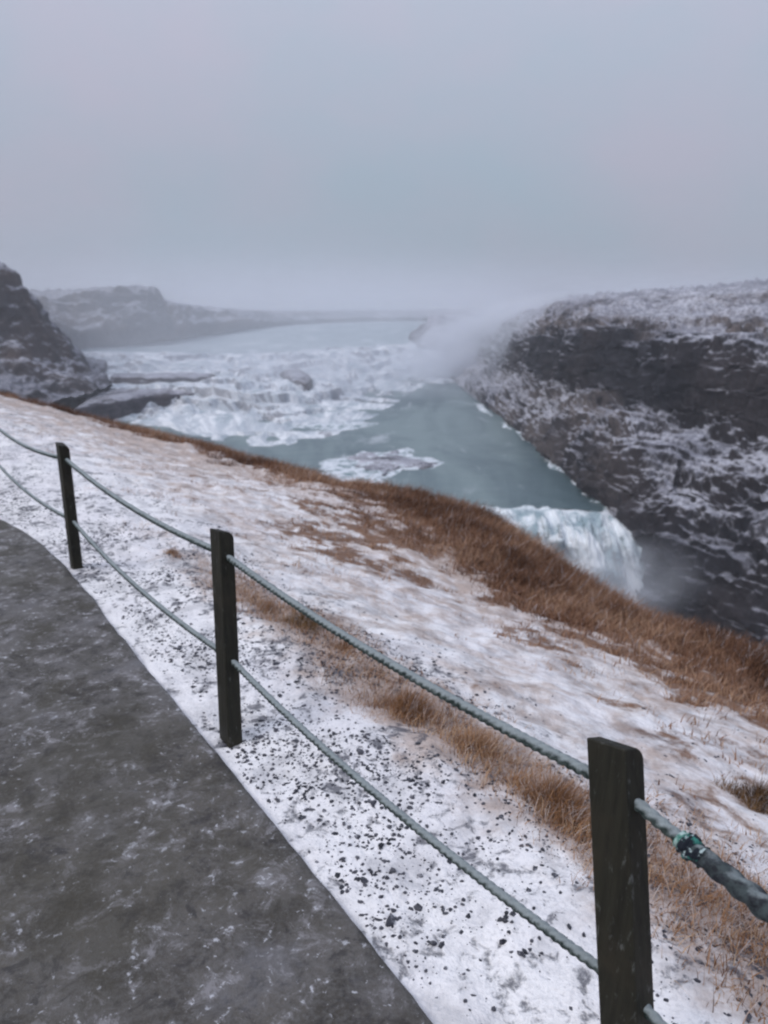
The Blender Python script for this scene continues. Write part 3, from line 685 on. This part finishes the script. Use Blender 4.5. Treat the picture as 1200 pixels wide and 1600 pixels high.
def None_mat():
    s = NT('cascade_foam'); uv = s.n('UVMap'); uv.uv_map = 'flow'; p = s.pos()
    ri = s.attr('riser')
    su_ = s.n('SeparateXYZ'); s.put(su_.inputs[0], uv.outputs[0])
    cu = s.n('CombineXYZ'); s.put(cu.inputs[0], s.math('MULTIPLY', s.math('SUBTRACT', su_.outputs[0], s.math('MULTIPLY', su_.outputs[1], .42)), 62.)); s.put(cu.inputs[1], s.math('MULTIPLY', su_.outputs[1], 9.))
    a = s.noise(cu.outputs[0], 1, 7, .68, 1.0)
    b = s.noise(s.scaled(uv.outputs[0], 30, 16, 1), 1, 7, .7, .6)
    d = s.noise(p, .055, 6, .65, .5)
    white = s.mix(s.rmp(b, .40, .60), (.52, .56, .61), (.86, .87, .90))
    calm = s.mix(s.rmp(b, .45, .62), (.38, .44, .48), white)
    c = s.mix(s.rmp(s.math('ADD', s.math('ADD', d, s.math('MULTIPLY', s.math('SUBTRACT', b, .5), .5)), s.math('MULTIPLY', ri, .25)), .33, .52), calm, white)
    c = s.mix(s.math('MULTIPLY', s.rmp(a, .56, .40), .45), c, (.36, .39, .44))
    rk = s.math('MULTIPLY', s.rmp(ri, .25, .8), s.rmp(s.math('ADD', s.math('MULTIPLY', a, .55), s.math('MULTIPLY', d, .55)), .53, .60))
    r2 = s.math('MULTIPLY', s.rmp(s.math('ADD', d, s.math('MULTIPLY', b, .5)), .86, .93), .7)
    c = s.mix(s.math('MAXIMUM', s.math('MULTIPLY', rk, .62), r2, clamp=True), c, (.12, .115, .14))
    return s.bsdf(c, .7, s.bump(s.math('ADD', a, b), .5, .5), .2)
tag(cascade(), 'wide stepped upper waterfall breaking white over dark ledges', kind='structure')
flat_grid([[(-100, 640, -31), (-100, 700, -31), (-100, 800, -31), (-400, 1000, -31)],
           [(200, 640, -31), (250, 700, -31), (200, 780, -31), (0, 900, -31)],
           [(430, 640, -31), (450, 700, -31), (480, 760, -31), (560, 802, -31)],
           [(620, 590, -31), (620, 660, -31), (680, 740, -31), (780, 795, -31)],
           [(700, 572, -31), (760, 640, -31), (830, 720, -31), (870, 795, -31)],
           [(760, 572, -31), (860, 640, -31), (950, 720, -31), (1000, 806, -31)]], 160, 200, .12, 'pool', MPL, 'grey green pool between the two waterfalls')
LOW = [
 [(427, 798, -31.3), (440, 835, -31.0), (440, 860, 104), (440, 950, 99), (440, 1080, 93)],
 [(697, 783, -31.3), (700, 803, -31.0), (702, 835, 107), (706, 920, 103), (710, 1060, 98)],
 [(767, 781, -31.3), (772, 800, -31.0), (780, 830, 110), (792, 900, 106), (800, 1050, 101)],
 [(827, 782, -31.3), (834, 801, -31.0), (845, 835, 110), (860, 905, 106), (872, 1050, 102)],
 [(877, 785, -31.3), (885, 804, -31.0), (900, 840, 109), (918, 910, 106), (930, 1050, 102)],
 [(927, 790, -31.3), (936, 810, -31.0), (950, 850, 109), (968, 920, 106), (990, 1040, 103)],
 [(972, 794, -31.3), (980, 815, -31.0), (995, 860, 109), (1015, 925, 107), (1045, 1040, 104)],
 [(1007, 794, -31.3), (1020, 818, -32), (1040, 870, 110), (1060, 930, 108), (1090, 1040, 106)]]
def lower():
    G = net(LOW, 300, 220); v = np.linspace(0, 1, 220)[None]
    G[..., :2] += (np.interp(v, [0, .2, .4, 1], [1, 1, .6, .2])*2.0*fbm(np.stack([np.linspace(0, 1, 300)[:, None]*14+0*v, 0*v+0*G[..., 0], 0*G[..., 0]], -1), 4))[..., None]*np.array([.3, 1])
    e = np.interp(v, [0, .2, .3, 1], [0, .12, 1, 1]); N = normals(G)
    if N[..., 2].mean() < 0: N = -N
    u = np.linspace(0, 1, 300)[:, None]
    q = np.stack([u*60+0*v, v*4+0*u, 0*u*v], -1)
    e = e*sstep(.93, .7, u)
    G = G+N*(e*(1.1*ridged(q*np.array([.16, .5, 1]), 4)+.45*fbm(q*np.array([.6, 1.2, 1]), 4)+.2*fbm(q*np.array([1.8, 2.5, 1]), 3)))[..., None]
    return grid_obj('waterfall', G, mat_fall('plunging_foam', 11, 4.5, .4, (.86, .89, .92), (.30, .39, .43), lip=.09))
tag(lower(), 'lower waterfall plunging from the pool into the narrow gorge', kind='structure')
flat_grid([[(300, 1300, -52), (300, 1100, -52), (300, 1000, -52)], [(900, 1300, -52), (900, 1100, -52), (900, 1000, -52)], [(1300, 1300, -52), (1300, 1100, -52), (1200, 1000, -52)], [(1900, 1700, -52), (1900, 1400, -52), (1900, 1200, -52)]],
          80, 80, .4, 'river', mat_water('gorge_water', (.25, .33, .36), (.36, .43, .46), .8, .08, .4, .6), 'churning water at the bottom of the gorge')
# bed of the whole landscape
bedm = NT('dark_bed'); bedm = bedm.bsdf((.06, .06, .07), .9)
bx = np.linspace(-5000, 5000, 30); X, Y = np.meshgrid(bx, bx, indexing='ij')
tag(grid_obj('terrain', np.stack([X, Y, -61+0*X], -1), bedm), 'deep bedrock under the gorge', kind='structure')
# ---------------------------------------------------------------- rocks standing in the water
MRL = mat_rock('river_rock', .6, 1.15, .25, 1.6, (.03, .03, .036), (.10, .09, .105))
def rock(name, poly, z, h, amp, label, cat, dome=0., group=None):
    pts = np.array([P(x, y, z) for x, y in poly]); n = 140
    d = np.concatenate([pts, pts[:1]]); L = np.concatenate([[0], np.cumsum(np.linalg.norm(np.diff(d, axis=0), axis=1))])
    x = np.linspace(0, L[-1], n, endpoint=False); ring = np.stack([np.interp(x, L, d[:, i]) for i in range(3)], 1)
    c = pts.mean(0); prof = [(.001, 0), (.2, 0), (.4, -.0), (.6, -.01), (.75, -.03), (.87, -.07), (.95, -.13), (.99, -.25), (1.01, -.45), (1.03, -.7), (1.06, -1), (1.08, -1.4)]
    Vs = []
    for sc_, dz in prof:
        r = c+(ring-c)*sc_; r[:, 2] = z+dz*h+dome*(1-sc_**2); Vs.append(r)
    G = np.array(Vs); G = cr(G, 60, 0)
    k = np.linspace(0, 1, 60)[:, None]
    dirv = ring-c; dirv[:, 2] = 0; dirv /= np.linalg.norm(dirv, axis=1)[:, None]
    e = sstep(.35, .7, k)
    G = G+dirv[None]*(e*amp*ridged(G/3.5, 4))[..., None]*.8; G[..., 2] += amp*.45*fbm(G/4, 4)*(.35+.65*sstep(0, .4, k))
    V = G.reshape(-1, 3); lo = c.copy(); lo[2] = z-h
    Fc = grid_faces(60, n, wrap=True)
    o = mesh_np(name, V-lo, orient_up(V, Fc), MRL); o.location = lo
    tag(o, label, cat, group)
GR = 'rocks standing in the falls'
rock('rock_ledge', [(150, 612), (200, 602), (270, 596), (335, 592), (348, 598), (342, 608), (300, 611), (240, 615), (170, 626), (115, 634)], -25.2, 4.2, 1.0, 'long snow topped rock ledge with a dark face at the left of the upper falls', 'rock', 0, GR)
rock('rock_ledge', [(165, 583), (230, 582), (300, 581), (335, 583), (325, 588), (250, 589), (180, 588)], -22.6, 1.8, .5, 'thin dark rock shelf above the long snow topped ledge', 'rock', 0, GR)
rock('rock', [(440, 580), (455, 574), (475, 580), (486, 590), (478, 596), (455, 592)], -23.6, 2.2, 1.4, 'dark jagged rock in the middle of the upper falls', 'rock', .3, GR)
#rock('rock', [(500, 598), (520, 592), (535, 602), (562, 616), (545, 622), (520, 616), (510, 610)], -26.4, 1.8, 1.3, 'small dark rock below the jagged rock in the upper falls', 'rock', .3, GR)
#rock('rock', [(375, 642), (400, 634), (425, 640), (462, 646), (440, 655), (410, 652), (390, 660)], -29.2, 1.8, 1.2, 'low grey rock near the foot of the upper falls', 'rock', .3, GR)
#rock('rock', [(355, 600), (385, 596), (400, 604), (380, 612)], -24.6, 2.0, .6, 'small rock just right of the long snow topped ledge', 'rock', .3, GR)
rock('rock_shelf', [(540, 716), (575, 706), (590, 712), (620, 704), (640, 716), (690, 724), (660, 732), (625, 728), (600, 742), (575, 736)], -30.75, .8, .9, 'low reddish grey rock shelf ringed by foam in the pool', 'rock', .2, GR)
rock('rock_outcrop', [(640, 520), (660, 516), (700, 517), (742, 520), (745, 530), (700, 534), (655, 532)], -17, 7, 2., 'hazy dark outcrop at the brink beside the rising spray', 'rock', 8, GR)
# foam round the shelf and along the far bank
def foam_patch(poly, z, label):
    pts = np.array([P(x, y, z) for x, y in poly]); c = pts.mean(0); n = 90
    d = np.concatenate([pts, pts[:1]]); L = np.concatenate([[0], np.cumsum(np.linalg.norm(np.diff(d, axis=0), axis=1))])
    x = np.linspace(0, L[-1], n, endpoint=False); ring = np.stack([np.interp(x, L, d[:, i]) for i in range(3)], 1)
    ks = np.linspace(0.001, 1, 24); G = c+(ring-c)[None]*ks[:, None, None]
    G[..., :2] += (fbm(G*np.array([1, 1, 0])/4, 3)*1.6*ks[:, None])[..., None]*np.array([1, .7])
    G[..., 2] = z+.35*(1-ks[:, None]**2)*(.6+fbm(G/1.5, 3))-.12*ks[:, None]
    V = G.reshape(-1, 3); lo = c
    o = mesh_np('foam', V, orient_up(V, grid_faces(24, n, wrap=True)), MFM); tag(o, label, kind='stuff')
s = NT('white_foam'); p = s.pos(); a = s.noise(p, .5, 6, .7, .5)
MFM = s.bsdf(s.mix(s.rmp(a, .38, .55), (.22, .29, .31), (.74, .77, .82)), .7, s.bump(a, .3, .8), .2)
foam_patch([(480, 738), (505, 716), (545, 712), (560, 704), (600, 706), (640, 698), (650, 708), (695, 722), (665, 736), (630, 733), (612, 748), (590, 768), (540, 758), (500, 752)], -30.9, 'white foam around the low rock shelf')
foam_patch([(845, 715), (865, 716), (885, 730), (884, 740), (865, 732)], -30.9, 'white foam against the far bank')
foam_patch([(800, 672), (815, 676), (838, 688), (836, 693), (815, 686)], -30.9, 'thin foam line against the far bank')
foam_patch([(440, 668), (500, 655), (560, 656), (606, 664), (560, 672), (500, 672)], -30.95, 'foam spreading from the foot of the upper falls')
for k_, pl_ in enumerate([[(742, 628), (752, 630), (770, 648), (766, 650), (748, 640)], [(890, 742), (905, 748), (925, 772), (918, 776), (900, 758)], [(780, 658), (790, 660), (800, 672), (792, 671)], [(930, 778), (945, 784), (962, 806), (950, 806), (938, 792)]]):
    foam_patch(pl_, -30.9, 'thin foam line against the far bank')
# ---------------------------------------------------------------- spray and haze
def blob(name, c, rad, dens, label, nscale, lo=.42, hi=.62, rot=0):
    import bmesh
    bm = bmesh.new(); bmesh.ops.create_icosphere(bm, subdivisions=4, radius=1)
    me = bpy.data.meshes.new(name); bm.to_mesh(me); bm.free()
    s = NT(name); tcn = s.n('TexCoord').outputs['Object']
    ln = s.n('VectorMath', operation='LENGTH'); s.put(ln.inputs[0], tcn)
    fall = s.rmp(ln.outputs['Value'], 1., .1)
    nz = s.rmp(s.noise(tcn, nscale, 4, .6, .4), lo, hi)
    v = s.n('VolumePrincipled'); s.put(v.inputs['Color'], (.95, .96, 1., 1)); s.put(v.inputs['Anisotropy'], .2)
    s.put(v.inputs['Density'], s.math('MULTIPLY', s.math('MULTIPLY', fall, nz), dens))
    s.t.links.new(v.outputs[0], s.out.inputs['Volume'])
    me.materials.append(s.m); o = bpy.data.objects.new(name, me); col.objects.link(o); o.location = c; o.scale = rad; o.rotation_euler = (0, rot, 0)
    tag(o, label, kind='stuff'); return o
blob('mist', (-100, 900, -5), (800, 560, 70), .0026, 'broad bank of freezing mist over the upper river', 1.5, .1, .5)
blob('mist', P(180, 505, 322), (250, 78, 62), .0062, 'grey mist drifting in front of the flat topped bluff', 1.2, .0, .45)
blob('mist', P(420, 600, 262), (130, 48, 22), .019, 'fine spray drifting low over the stepped falls', 2.2, .3, .65)
blob('mist', P(705, 552, 330), (44, 40, 20), .10, 'bright spray hanging over the head of the gorge', 1.6, .3, .6, math.radians(-24))
blob('mist', P(800, 520, 262), (26, 24, 13), .055, 'thin veil of spray drifting across the far end of the gorge wall', 1.7, .25, .6, math.radians(-15))
blob('mist', P(815, 492, 310), (34, 30, 8), .20, 'white plume of spray blown over the gorge rim', 1.8, .25, .6, math.radians(-10))
blob('mist', P(960, 915, 100), (17, 9, 9), .13, 'spray rising where the lower falls land', 1.8, .3, .62)
HAZE = .0005
bpy.ops.mesh.primitive_cube_add(size=1, location=(0, 0, 0)); hz = bpy.context.object; hz.name = 'haze'; hz.data.name = 'haze'
hz.scale = (10400, 10400, 63+36); hz.location = (0, 0, (-63+36)/2)
s = NT('haze'); v = s.n('VolumePrincipled'); s.put(v.inputs['Color'], (.90, .93, 1., 1)); s.put(v.inputs['Density'], HAZE); s.t.links.new(v.outputs[0], s.out.inputs['Volume'])
hz.data.materials.append(s.m); tag(hz, 'cold grey haze over the river', kind='stuff')
